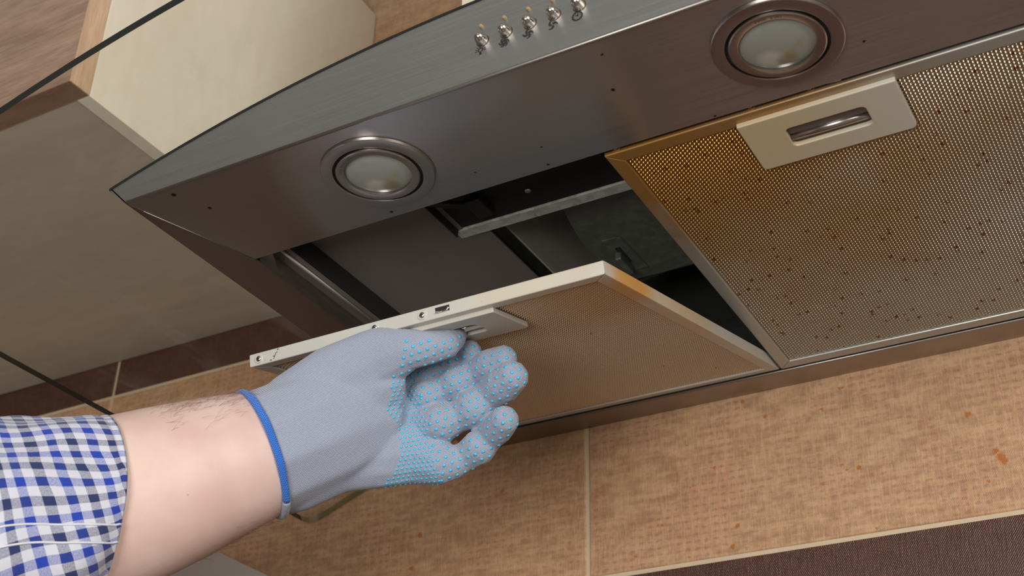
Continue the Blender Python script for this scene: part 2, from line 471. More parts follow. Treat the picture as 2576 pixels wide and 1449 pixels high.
def sharp(o, deg=35):
    me = o.data
    bm = bmesh.new(); bm.from_mesh(me)
    for e in bm.edges:
        if len(e.link_faces) == 2 and e.calc_face_angle(0) > math.radians(deg): e.smooth = False
    bm.to_mesh(me); bm.free()
    return o

def bm_tube(bm, pts, r, n=8, caps=True, closed=False):
    pts = [Vector(p) for p in pts]
    rs = r if hasattr(r, '__len__') else [r] * len(pts)
    N = len(pts)
    def tang(i):
        if closed: return (pts[(i + 1) % N] - pts[i - 1]).normalized()
        return (pts[min(i + 1, N - 1)] - pts[max(i - 1, 0)]).normalized()
    up = Vector((0, 0, 1)) if abs(tang(0).z) < 0.9 else Vector((1, 0, 0))
    nrm = tang(0).cross(up).normalized()
    rings = []
    for i in range(N):
        tg = tang(i)
        nrm = (nrm - tg * nrm.dot(tg)).normalized()
        bn = tg.cross(nrm)
        rings.append([bm.verts.new(pts[i] + (nrm * math.cos(2 * PI * k / n) + bn * math.sin(2 * PI * k / n)) * rs[i]) for k in range(n)])
    pairs = list(zip(rings, rings[1:])) + ([(rings[-1], rings[0])] if closed else [])
    for a, b in pairs:
        for k in range(n):
            bm.faces.new((a[k], a[(k + 1) % n], b[(k + 1) % n], b[k]))
    if caps and not closed:
        bm.faces.new(rings[0][::-1]); bm.faces.new(rings[-1])

def tube(name, pts, r, mat, parent=None, n=8, closed=False):
    bm = bmesh.new(); bm_tube(bm, pts, r, n, True, closed)
    return from_bm(name, bm, mat, parent, True)

def ribbon(bm, pts, w, to3, t=0.00012):
    """flat printed stroke following 2-D points; w may vary along it"""
    n = len(pts); ws = w if hasattr(w, '__len__') else [w] * n
    L, Rr = [], []
    for i, (a, b) in enumerate(pts):
        x0, y0 = pts[max(i - 1, 0)]; x1, y1 = pts[min(i + 1, n - 1)]
        dx, dy = x1 - x0, y1 - y0; l = math.hypot(dx, dy) or 1
        nx, ny = -dy / l * ws[i] / 2, dx / l * ws[i] / 2
        L.append(bm.verts.new(to3(a + nx, b + ny))); Rr.append(bm.verts.new(to3(a - nx, b - ny)))
    for i in range(n - 1):
        bm.faces.new((L[i], L[i + 1], Rr[i + 1], Rr[i]))

# ---------------------------------------------------------------- the setting: tiled wall, floor, worktop
WY = 0.436
wall = box('wall_back', -1.32, 1.30, WY + 0.0012, WY + 0.12, -1.45, 1.15, M['grout'])
tag(wall, 'wall behind the hood laid with beige and dark brown woven look tiles', kind='structure')
TW, TH, GJ = 0.5715, 0.2868, 0.0036
def tile_mesh(mat):
    bm = bmesh.new()
    bm_box(bm, -(TW - GJ) / 2, (TW - GJ) / 2, 0.0, 0.008, -(TH - GJ) / 2, (TH - GJ) / 2, 0.0007, 1)
    bmesh.ops.recalc_face_normals(bm, faces=bm.faces[:])
    me = bpy.data.meshes.new('tile'); bm.to_mesh(me); bm.free(); me.materials.append(mat); return me
tm = {True: tile_mesh(M['tile_dark']), False: tile_mesh(M['tile_beige'])}
for row in range(-3, 3):
    for c in range(-2, 2):
        o = bpy.data.objects.new('tile', tm[row % 2 == 1 or row < -1])  # unseen lowest rows set dark too, to darken the steel's reflection
        COL.objects.link(o)
        o.parent = wall
        o.location = (0.1110 + TW * (c + 0.5), WY, -0.1312 + TH * (row + 0.5))
floor = box('floor', -1.32, 2.6, -2.6, WY + 0.12, -1.50, -1.45, M['floor'])
tag(floor, kind='structure')
wl = box('wall_left', -1.44, -1.32, -2.6, WY + 0.12, -1.45, 1.15, M['paint'])
tag(wl, kind='structure')

# ---------------------------------------------------------------- range hood
HX = 0.2925           # centre of the hood
HW = 0.585            # width of its flat underside
def arch(x): return 0.0605 - 0.4725 * (x - HX) ** 2
hood = empty('range_hood', (HX, WY, 0.0))
tag(hood, 'stainless steel range hood with curved glass canopy mounted on the tiled wall', 'range hood')
def H(o):             # parent to the hood while keeping world coordinates
    o.parent = hood
    o.matrix_parent_inverse = Matrix.Translation(hood.location).inverted()
    return o

YP, RB = 0.093, 0.0248     # depth of the lamp panel, width of the rear bar
SB = 0.0312                # width of the side bars
# front control panel: straight lower edge, arched upper edge
xs = [-0.0158 + i / 60 * (0.6008 + 0.0158) for i in range(61)]
prof = [(0.0, 0.0)] + [(HW, 0.0)] + [(x, arch(x) - 0.0016) for x in reversed(xs)]
panel = H(prism('control_panel', [prof], 0.0, 0.0012, M['steel_front'], axes='xz'))
bm = bmesh.new()
gk = [(x, arch(x) - 0.0018) for x in xs] + [(x, arch(x) - 0.0001) for x in reversed(xs)]
bm_prism(bm, [gk], -0.0006, 0.003, 'xz')
H(from_bm('gasket', bm, M['black']))
# rounded fold between the control panel and the lamp panel
fold = tube('fold', [(0.001, 0.0010, 0.0004), (HW - 0.001, 0.0010, 0.0004)], 0.0012, M['rail'], n=12)
H(fold)
lampp = H(prism('lamp_panel', [[(0, 0.0008), (HW, 0.0008), (HW - SB, YP), (SB, YP)]], 0.0, 0.0010, M['steel_x']))
lip = H(box('panel_lip', SB + 0.002, HW - SB - 0.002, YP - 0.0012, YP, 0.0005, 0.022, M['steel_x']))
# side bars and rear bar: mitred flat frame
for s in (0, 1):
    def mx(x): return x if s == 0 else HW - x
    H(prism('side_bar', [[(mx(0), 0.0012), (mx(SB), YP + 0.0006), (mx(SB), WY - RB), (mx(0), WY - 0.0005)]], -0.0003, 0.0010, M['steel_y']))
    # outer cheek leaning out up to the canopy
    bm = bmesh.new()
    a = [bm.verts.new(p) for p in ((mx(0), 0, 0), (mx(0), WY - 0.0005, 0), (mx(-0.0158), WY - 0.0005, arch(-0.0158)), (mx(-0.0158), 0, arch(-0.0158)))]
    b = [bm.verts.new(v.co + Vector((0.001 if s == 0 else -0.001, 0, 0))) for v in a]
    bm.faces.new(a); bm.faces.new(b[::-1])
    for i in range(4): bm.faces.new((a[i], a[(i + 1) % 4], b[(i + 1) % 4], b[i]))
    H(from_bm('side_cheek', bm, M['steel_y']))
    # bright seam line where the mitre joint folds
    H(tube('seam', [(mx(0.004), 0.0135, -0.0001), (mx(SB), YP, -0.0001)], 0.00022, M['rail'], n=6))
    # filter rail: flange, rounded ridge, inner shelf
    x0 = SB
    H(box('rail_flange', min(mx(x0), mx(x0 + 0.0008)), max(mx(x0), mx(x0 + 0.0008)), YP + 0.004, WY - RB, -0.0002, 0.014, M['steel_y']))
    H(tube('rail_ridge', [(mx(x0 + 0.0098), YP + 0.004, 0.0120), (mx(x0 + 0.0098), WY - RB, 0.0120)], 0.0017, M['rail'], n=12))
    H(box('rail_shelf', min(mx(x0), mx(x0 + 0.016)), max(mx(x0), mx(x0 + 0.016)), YP + 0.004, WY - RB, 0.013, 0.014, M['steel_in']))
    H(box('inner_cheek', min(mx(x0 + 0.0155), mx(x0 + 0.0165)), max(mx(x0 + 0.0155), mx(x0 + 0.0165)), YP + 0.004, WY - RB, 0.0130, arch(x0 + 0.0155) - 0.0024, M['inside_black']))  # black put in for the shadow on this inner wall
    H(prism('corner_gusset', [[(mx(x0 + 0.0008), YP + 0.001), (mx(x0 + 0.013), YP + 0.001), (mx(x0 + 0.0008), YP + 0.024)]], 0.0035, 0.0045, M['rail']))
H(prism('rear_bar', [[(0.0, WY - 0.0004), (SB, WY - RB), (HW - SB, WY - RB), (HW, WY - 0.0004)]], -0.0002, 0.0012, M['steel_y']))
H(tube('rear_bead', [(SB, WY - RB, 0.0010), (HW - SB, WY - RB, 0.0010)], 0.0014, M['rail'], n=10))
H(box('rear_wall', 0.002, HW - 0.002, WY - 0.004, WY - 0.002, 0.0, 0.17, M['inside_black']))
# arched top shell under the glass with the stack opening
bm = bmesh.new()
N = 40
for (ya, yb, xa, xb) in ((0.001, 0.17, -0.0155, 0.6005), (0.17, WY - 0.001, -0.0155, 0.152), (0.17, WY - 0.001, 0.433, 0.6005)):
    rows = []
    for i in range(N + 1):
        x = xa + (xb - xa) * i / N; z = arch(x) - 0.0012
        rows.append([bm.verts.new((x, ya, z)), bm.verts.new((x, yb, z)), bm.verts.new((x, ya, z - 0.001)), bm.verts.new((x, yb, z - 0.001))])
    for a, b in zip(rows, rows[1:]):
        bm.faces.new((a[0], a[1], b[1], b[0])); bm.faces.new((a[2], b[2], b[3], a[3]))
H(from_bm('top_shell', bm, M['steel_in'], smooth=True))
# inner workings seen through the open filter bay
MX0, MX1, MZ = 0.1245, 0.4605, 0.047
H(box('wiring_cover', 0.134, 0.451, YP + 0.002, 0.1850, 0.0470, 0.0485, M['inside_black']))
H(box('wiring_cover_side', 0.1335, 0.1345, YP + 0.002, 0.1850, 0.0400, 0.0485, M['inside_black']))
beam = H(box('cross_beam', MX0, MX1, 0.1862, 0.1962, MZ - 0.0010, MZ + 0.0010, M['galv'], bevel=0.0006))
H(box('cross_beam_web', MX0, MX1, 0.1850, 0.1864, MZ, 0.075, M['galv']))
H(box('housing_side', MX0 - 0.0012, MX0, 0.1900, WY - 0.004, MZ, 0.18, M['galv_dark']))
H(box('housing_side', MX1, MX1 + 0.0012, 0.1900, WY - 0.004, MZ, 0.18, M['galv_dark']))
H(tube('housing_hem', [(MX0 - 0.0004, 0.1965, MZ), (MX0 - 0.0004, WY - 0.006, MZ)], 0.0009, M['rail'], n=8))
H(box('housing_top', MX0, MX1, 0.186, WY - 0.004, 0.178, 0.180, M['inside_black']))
arc = []
for i in range(21):
    y = 0.190 + i / 20 * 0.150
    arc.append((0.4846 - math.sqrt(0.29687 ** 2 - (y - 0.3007) ** 2), y))
H(prism('fan_scroll', [arc + [(MX1 - 0.001, 0.340), (MX1 - 0.001, 0.190)]], 0.070, 0.0715, M['galv_dark']))
H(tube('scroll_lip', [(arc[-1][0], 0.340, 0.0735), (MX1 - 0.001, 0.340, 0.0735)], 0.0032, M['galv_dark'], n=12))
# slide catch on the scroll
H(prism('catch_plate', [[(0.2030, 0.2770), (0.2145, 0.2770), (0.2180, 0.2800), (0.2195, 0.3260), (0.2030, 0.3260)]], 0.0688, 0.0698, M['galv_dark'], bevel=0.0003))
H(box('catch_slider', 0.2050, 0.2100, 0.2960, 0.3200, 0.0620, 0.0690, M['galv_dark'], bevel=0.0008))
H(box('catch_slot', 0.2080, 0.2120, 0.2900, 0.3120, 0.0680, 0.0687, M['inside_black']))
def screw_head(name, r, parent=None):
    bm = bmesh.new()
    bm_lathe(bm, [(0.0, 0.55 * r), (0.45 * r, 0.52 * r), (0.8 * r, 0.36 * r), (r, 0.06 * r), (r, 0.0)], 20)
    return from_bm(name, bm, M['screw'], parent, True)
def cross_slot(r, parent):
    bm = bmesh.new()
    bm_box(bm, -0.62 * r, 0.62 * r, -0.13 * r, 0.13 * r, 0.50 * r, 0.60 * r)
    bm_box(bm, -0.13 * r, 0.13 * r, -0.62 * r, 0.62 * r, 0.50 * r, 0.60 * r)
    return from_bm('cross_slot', bm, M['inside_black'], parent)
s1 = screw_head('screw', 0.0026); s1.location = (0.2016, 0.1658, 0.0470); s1.rotation_euler = (PI, 0, 0); H(s1)
s2 = screw_head('rivet', 0.0024); s2.location = (MX0, 0.2318, 0.0553); s2.rotation_euler = (0, PI / 2, 0); H(s2)
H(tube('cable', [(0.118, 0.100, 0.030), (0.135, 0.118, 0.031), (0.150, 0.140, 0.036), (0.160, 0.156, 0.042), (0.166, 0.166, 0.046)], 0.0028, M['cable'], n=10))
H(box('cable_clip', 0.160, 0.172, 0.150, 0.172, 0.0395, 0.0470, M['cable'], bevel=0.001))

# lamps in the lamp panel
def put_text(parent, txt, r, start, step, size, mat, z):
    bm = bmesh.new()
    for i, ch in enumerate(txt):
        if ch == ' ': continue
        cu = bpy.data.curves.new('letter', 'FONT'); cu.body = ch; cu.size = size; cu.align_x = 'CENTER'; cu.extrude = 0.00004
        tmp = bpy.data.objects.new('letter', cu); COL.objects.link(tmp)
        dg = bpy.context.evaluated_depsgraph_get()
        me = bpy.data.meshes.new_from_object(tmp.evaluated_get(dg))
        a = start + step * i
        # stamped to be read from below, tops outward
        ca, sa = math.cos(a), math.sin(a)
        m = Matrix(((-sa, ca, 0, r * ca), (ca, sa, 0, r * sa), (0, 0, -1, z), (0, 0, 0, 1)))
        me.transform(m)
        bm.from_mesh(me)
        bpy.data.objects.remove(tmp); bpy.data.curves.remove(cu); bpy.data.meshes.remove(me)
    return from_bm('lettering', bm, mat, parent)

def lamp(cx, cy, txt, start):
    o = lathe('lamp', [(0.0276, 0.0), (0.0276, -0.0014), (0.0279, -0.0022), (0.0284, -0.0024), (0.0348, -0.0021), (0.0353, -0.0017), (0.0355, 0.0)], M['steel_ring'], n=72)
    o.location = (cx, cy, -0.0002)
    H(o)
    bm = bmesh.new(); bm_lathe(bm, [(0.0, -0.0003), (0.0278, -0.0003)], 48)
    from_bm('groove', bm, M['inside_black'], o)  # black disc stands in for the shaded gap between the rings
    lathe('bezel', [(0.0204, -0.0006), (0.0206, -0.0022), (0.0212, -0.0026), (0.0252, -0.0029), (0.0259, -0.0024), (0.0262, -0.0004)], M['steel_ring'], o, n=64)
    pr = [(0.0205 * math.sin(i / 10 * 1.0) / math.sin(1.0), -0.0006 - 0.0022 * (math.cos(i / 10 * 1.0) - math.cos(1.0)) / (1 - math.cos(1.0))) for i in range(11)]
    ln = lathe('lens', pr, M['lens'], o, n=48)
    put_text(o, txt, 0.0221, start, 0.088, 0.0030, M['etch'], -0.00288)
    return o
lamp(0.1630, 0.0474, 'ELE NO/3AM WAU2 V.', math.radians(212))
lamp(0.4184, 0.0474, 'MAX 20W', math.radians(262))

# buttons, indicator lights and printed symbols on the control panel
def P2(cx, cz):
    return lambda a, b: (cx + a, -0.00012, cz + b)
for i in range(5):
    cx = 0.2627 + 0.01525 * i
    b = lathe('button', [(0.0037 * math.cos(t * PI / 24) ** 0.8, 0.0070 * math.sin(t * PI / 24)) for t in range(12)] + [(0.0, 0.0070)], M['button'], n=36)
    b.rotation_euler = (PI / 2, 0, 0); b.location = (cx + 0.0013, 0.0, 0.0269)
    b.parent = panel
    bm = bmesh.new()
    bm_lathe(bm, [(0.0036, 0.0), (0.0040, 0.00012), (0.0042, 0.0)], 32)
    rg = from_bm('button_ring', bm, M['grime'], panel); rg.rotation_euler = (PI / 2, 0, 0); rg.location = (cx + 0.0013, 0.0, 0.0269)
    if i < 5:
        l = lathe('indicator_light', [(0.0014, 0.0), (0.0014, 0.0012), (0.0010, 0.0020), (0.0, 0.0024)], M['amber'], panel, n=20)
        l.rotation_euler = (PI / 2, 0, 0); l.location = (cx + 0.0003, 0.0, 0.0376)
    bm = bmesh.new(); q = P2(cx, 0.0203)
    if i == 0:                                            # bulb with rays
        ribbon(bm, [(0.0014 * math.sin(t), 0.0006 + 0.0014 * math.cos(t)) for t in [(-2.5 + 5.0 * k / 16) for k in range(17)]], 0.00085, q)
        for dx in (-0.0003, 0.0003): ribbon(bm, [(dx, -0.0006), (dx, -0.0028)], 0.0008, q)
        for k in range(8):
            a = math.radians(-100 + 200 * k / 7)
            ribbon(bm, [(r * math.sin(a), 0.0004 + r * math.cos(a)) for r in (0.0024, 0.0035)], 0.0006, q)
    elif i < 4:                                           # fans with six, four and three blades
        nb = (6, 4, 3)[i - 1]
        for k in range(nb):
            a0 = 2 * PI * k / nb + 0.5
            pts = []
            for j in range(9):
                s = j / 8; r = 0.0004 + 0.0029 * s; a = a0 + 1.15 * s * s + 0.15
                pts.append((r * math.sin(a), r * math.cos(a)))
            ribbon(bm, pts, [0.0006 + 0.0011 * math.sin(PI * (s / 8) ** 0.8) * (1 - 0.3 * s / 8) * (0.75 if nb == 6 else 1.0) for s in range(9)], q)
    else:                                                 # clock
        ribbon(bm, [(0.0030 * math.sin(t), 0.0030 * math.cos(t)) for t in [2 * PI * k / 32 for k in range(33)]], 0.00085, q)
        for k in range(12):
            a = 2 * PI * k / 12
            ribbon(bm, [(r * math.sin(a), r * math.cos(a)) for r in (0.0021, 0.0028)], 0.0006, q)
        ribbon(bm, [(0.0003, -0.0003), (0.0003, 0.0017)], 0.00065, q)
        ribbon(bm, [(0.0005, 0.0), (-0.0013, 0.0006)], 0.00065, q)
    from_bm('symbol', bm, M['print'], panel)

# glass canopy
GX0, GX1, GY0, GY1, GT = -0.1695, 2 * HX + 0.1695, -0.0900, WY - 0.002, 0.0062
outl = rrect(GX0, GX1, GY0, GY1, 0.014, 10, (0, 0, 1, 1))
bm = bmesh.new()
NX, NY = 72, 4
# rounded rear corners: width of each cross row shrinks near the back
rowsY = [GY0, GY0 + 0.15, 0.2, GY1 - 0.014] + [GY1 - 0.014 + 0.014 * math.sin(k / 8 * PI / 2) for k in range(1, 9)]
grid_b, grid_t = [], []
for y in rowsY:
    ins = 0.0
    if y > GY1 - 0.014: ins = 0.014 - math.sqrt(max(0.0, 0.014 ** 2 - (y - (GY1 - 0.014)) ** 2))
    rb, rt = [], []
    for i in range(NX + 1):
        x = GX0 + ins + (GX1 - GX0 - 2 * ins) * i / NX
        sl = -0.945 * (x - HX); l = math.sqrt(1 + sl * sl)
        rb.append(bm.verts.new((x, y, arch(x)))); rt.append(bm.verts.new((x - sl / l * GT, y, arch(x) + GT / l)))
    grid_b.append(rb); grid_t.append(rt)
for g in (grid_b, grid_t):
    for a, b in zip(g, g[1:]):
        for i in range(NX): bm.faces.new((a[i], a[i + 1], b[i + 1], b[i]))
def edge_face(a, b, c, d, mi):
    f = bm.faces.new((a, b, c, d)); f.material_index = mi
for i in range(NX):
    edge_face(grid_b[0][i], grid_b[0][i + 1], grid_t[0][i + 1], grid_t[0][i], 1)
    edge_face(grid_b[-1][i], grid_b[-1][i + 1], grid_t[-1][i + 1], grid_t[-1][i], 2)
for r in range(len(rowsY) - 1):
    for k in (0, NX):
        edge_face(grid_b[r][k], grid_b[r + 1][k], grid_t[r + 1][k], grid_t[r][k], 1 if r < 3 else 2)
can = H(from_bm('glass_canopy', bm, [M['glass'], M['glass_edge'], M['glass_edge_green']]))
# steel chimney on top of the canopy, reflected cream painted as its colour
CH0, CH1, CY = 0.1500, 0.4350, 0.1500
zb = max(arch(CH0), arch(HX)) + GT
H(prism('chimney', [[(CH0, CY), (CH1, CY), (CH1, WY - 0.001), (CH0, WY - 0.001)], [(CH0 + 0.0015, CY + 0.0015), (CH1 - 0.0015, CY + 0.0015), (CH1 - 0.0015, WY - 0.003), (CH0 + 0.0015, WY - 0.003)]], zb + 0.001, 0.98, M['carcass']))

# ---------------------------------------------------------------- grease filters
FW, FT, BW = 0.2565, 0.0085, 0.0096
def grease_filter(name, label, L, mats, hx0, taken):
    t = empty(name)
    tag(t, label, 'grease filter', 'grease filters under the hood')
    fm, mm, pm = mats
    # four mitred frame bars, each with a raised inner lip
    def bar(a, b, c, d):
        bm = bmesh.new(); bm_prism(bm, [[a, b, c, d]], 0.0, FT)
        bmesh.ops.recalc_face_normals(bm, faces=bm.faces[:])
        es = [e for e in bm.edges if e.calc_face_angle(0) > 1.0 and abs(e.verts[0].co.z - e.verts[1].co.z) < 1e-6]
        bmesh.ops.bevel(bm, geom=es, offset=0.0007, segments=2, affect='EDGES', profile=0.5)
        return from_bm('frame_bar', bm, fm, t)
    g = 0.00012
    bar((g, 0), (FW - g, 0), (FW - BW - g, BW), (BW + g, BW))
    bar((g, L), (BW + g, L - BW), (FW - BW - g, L - BW), (FW - g, L))
    bar((0, g), (BW, BW + g), (BW, L - BW - g), (0, L - g))
    bar((FW, g), (FW, L - g), (FW - BW, L - BW - g), (FW - BW, BW + g))
    # stamped aluminium mesh: staggered knuckles with open slits between
    x0, x1, y0, y1 = BW - 0.0004, FW - BW + 0.0004, BW - 0.0004, L - BW + 0.0004
    px, py = 0.0043, 0.00306
    nx, ny = int((x1 - x0) / px * 10), int((y1 - y0) / py * 8)
    X = np.linspace(x0, x1, nx + 1); Y = np.linspace(y0, y1, ny + 1)
    XX, YY = np.meshgrid(X, Y)
    Fv = np.cos(2 * PI * XX / px) * np.cos(2 * PI * YY / py)
    Z = 0.0023 - 0.0005 * Fv - 0.0011 * np.clip(Fv, 0, 1) ** 1.6
    co = np.stack([XX, YY, Z], -1).reshape(-1, 3).astype(np.float32)
    idx = np.arange((nx + 1) * (ny + 1)).reshape(ny + 1, nx + 1)
    quads = np.stack([idx[:-1, :-1], idx[:-1, 1:], idx[1:, 1:], idx[1:, :-1]], -1).reshape(-1, 4)
    fc = (Fv[:-1, :-1] + Fv[:-1, 1:] + Fv[1:, 1:] + Fv[1:, :-1]).reshape(-1) / 4
    quads = quads[fc > -0.55]
    me = bpy.data.meshes.new('mesh')
    me.vertices.add(len(co)); me.vertices.foreach_set('co', co.ravel())
    me.loops.add(quads.size); me.loops.foreach_set('vertex_index', quads.ravel().astype(np.int32))
    me.polygons.add(len(quads)); me.polygons.foreach_set('loop_start', np.arange(0, quads.size, 4, dtype=np.int32))
    me.update(calc_edges=True)
    me.polygons.foreach_set('use_smooth', np.ones(len(quads), dtype=bool))
    o = link('wire_mesh', me, mm, t)
    tag(o, 'fine stamped aluminium mesh', kind='stuff')
    box('upper_mesh', x0, x1, y0, y1, 0.0060, 0.0068, M['mesh_top'], t)
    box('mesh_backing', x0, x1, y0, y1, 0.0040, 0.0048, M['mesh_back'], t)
    # handle plate with its slot and spring latch
    hx1, hy0, hy1 = hx0 + 0.0921, 0.0065, 0.0532
    sx0, sx1, sy0, sy1 = hx0 + 0.0240, hx0 + 0.0708, 0.0205, 0.0385
    pl = prism('handle_plate', [rrect(hx0, hx1, hy0, hy1, 0.0035, 5, (0, 0, 1, 1)), rrect(sx0, sx1, sy0, sy1, 0.0032, 4, (1, 1, 1, 1))], -0.0030, 0.0004, pm, t, bevel=0.0006)
    tag(pl, 'cream plastic handle plate with a slot' if mm is M['mesh_r'] else 'grey plastic handle plate with a slot')
    box('slot_floor', sx0 - 0.002, sx1 + 0.002, sy0 - 0.002, sy1 + 0.002, 0.0006, 0.0011, M['steel_in'] , pl)
    tube('latch_bar', [(sx0, sy0 + 0.0125, 0.0006), (sx1, sy0 + 0.0125, 0.0006)], 0.0026, M['chrome'] if mm is M['mesh_l'] else M['steel_ring'], pl, n=14)
    # front face fittings: screws in collars and the spring catch
    for sx, ang in ((0.0075, 0.2), (hx0 + 0.0115, 0.7), (hx0 + 0.0465, 0.9), (FW - 0.0075, 0.3)):
        if not taken and sx > FW - 0.02: continue
        cl = lathe('screw_collar', [(0.0018, -0.0002), (0.0019, 0.0006), (0.0028, 0.0006), (0.0031, 0.0)], fm, t, n=24)
        cl.rotation_euler = (PI / 2, 0, 0); cl.location = (sx, 0.0, FT * 0.5)
        sc = screw_head('screw', 0.0020, cl); sc.rotation_euler = (0, 0, ang); cross_slot(0.0020, sc).parent = cl
    box('catch_window', hx0 + 0.0560, hx0 + 0.0660, -0.00015, 0.0015, 0.0030, 0.0066, M['inside_black'], t)
    tube('spring_catch', [(hx0 + 0.0565, -0.0004, 0.0036), (hx0 + 0.0645, -0.0004, 0.0036), (hx0 + 0.0655, -0.0004, 0.0052)], 0.0007, M['chrome'], t, n=8)
    return t
fr = grease_filter('grease_filter', 'right grease filter still seated in the hood, amber stained mesh, cream handle plate', 0.309,
                   (M['frame_r'], M['mesh_r'], M['plastic_r']), 0.0808, False)
fr.location = (0.2925, 0.0970, -0.0004)
fl = grease_filter('grease_filter', 'left grease filter hanging open, pulled down by the gloved hand', 0.3195,
                   (M['frame_l'], M['mesh_l'], M['plastic_l']), 0.0868, False)
fl.location = (0.0341, 0.0996, -0.0803); fl.rotation_euler = (math.radians(14.81), 0, 0)
# scribbled mark on the front face of the hanging filter
bm = bmesh.new(); q = lambda a, b: (a, -0.00015, b)
for st in ([(0.0163, 0.0012), (0.0175, 0.0016), (0.0180, 0.0010)], [(0.0195, 0.0016), (0.0202, 0.0030), (0.0212, 0.0048), (0.0216, 0.0056)],
           [(0.0190, 0.0036), (0.0204, 0.0034)], [(0.0222, 0.0052), (0.0224, 0.0060)], [(0.0226, 0.0070), (0.0236, 0.0078), (0.0234, 0.0068)]):
    ribbon(bm, st, 0.0004, q)
from_bm('pen_mark', bm, M['print'], fl)

# ---------------------------------------------------------------- wall cabinet on the left
CX, CZ, CTOP, CYF = -0.1530, 0.1978, 0.5700, 0.0765
cab = empty('wall_cabinet', (CX - 0.35, WY, CZ))
tag(cab, 'cream wall cabinet with brown wood door left of the hood, seen through the glass', 'cabinet')
def K(o):
    o.parent = cab; o.matrix_parent_inverse = Matrix.Translation(cab.location).inverted(); return o
CL = CX - 0.78
K(box('side_panel', CX - 0.0136, CX, CYF, WY - 0.001, CZ, CTOP, M['carcass'], bevel=0.0005))
K(box('side_panel', CL, CL + 0.0136, CYF, WY - 0.001, CZ, CTOP, M['carcass'], bevel=0.0005))
K(box('bottom_panel', CL + 0.0136, CX - 0.0141, CYF + 0.0006, WY - 0.001, CZ + 0.0006, CZ + 0.016, M['carcass_shaded']))
K(box('top_panel', CL + 0.0136, CX - 0.0141, CYF, WY - 0.001, CTOP - 0.016, CTOP, M['carcass']))
K(box('edge_band', CX - 0.0136, CX - 0.0002, CYF - 0.0010, CYF - 0.0001, CZ, CTOP, M['edge_band']))
K(box('edge_band', CL + 0.0138, CX - 0.0141, CYF - 0.0010, CYF - 0.0001, CZ + 0.0004, CZ + 0.016, M['edge_band']))
DX = CX + 0.0004
dr = K(box('door', CL, DX - 0.0012, CYF - 0.0215, CYF - 0.0012, CZ + 0.0012, CTOP, M['door']))
box('door_edge', 0, 0.0012, 0, 0.0203, 0, CTOP - CZ - 0.0, M['door_edge'], dr).location = (DX - 0.0012, CYF - 0.0215, CZ + 0.0)
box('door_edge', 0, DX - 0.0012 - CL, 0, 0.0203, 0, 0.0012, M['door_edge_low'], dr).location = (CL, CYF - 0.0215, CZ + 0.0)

# small grey box on the wall low on the left, behind the forearm
gb = box('wall_box', -0.330, -0.200, 0.270, WY - 0.0005, -0.195, -0.0872, M['grey_panel'], bevel=0.0012)
tag(gb, 'plain grey box fixed to the tiled wall below the forearm at the bottom edge', 'box')

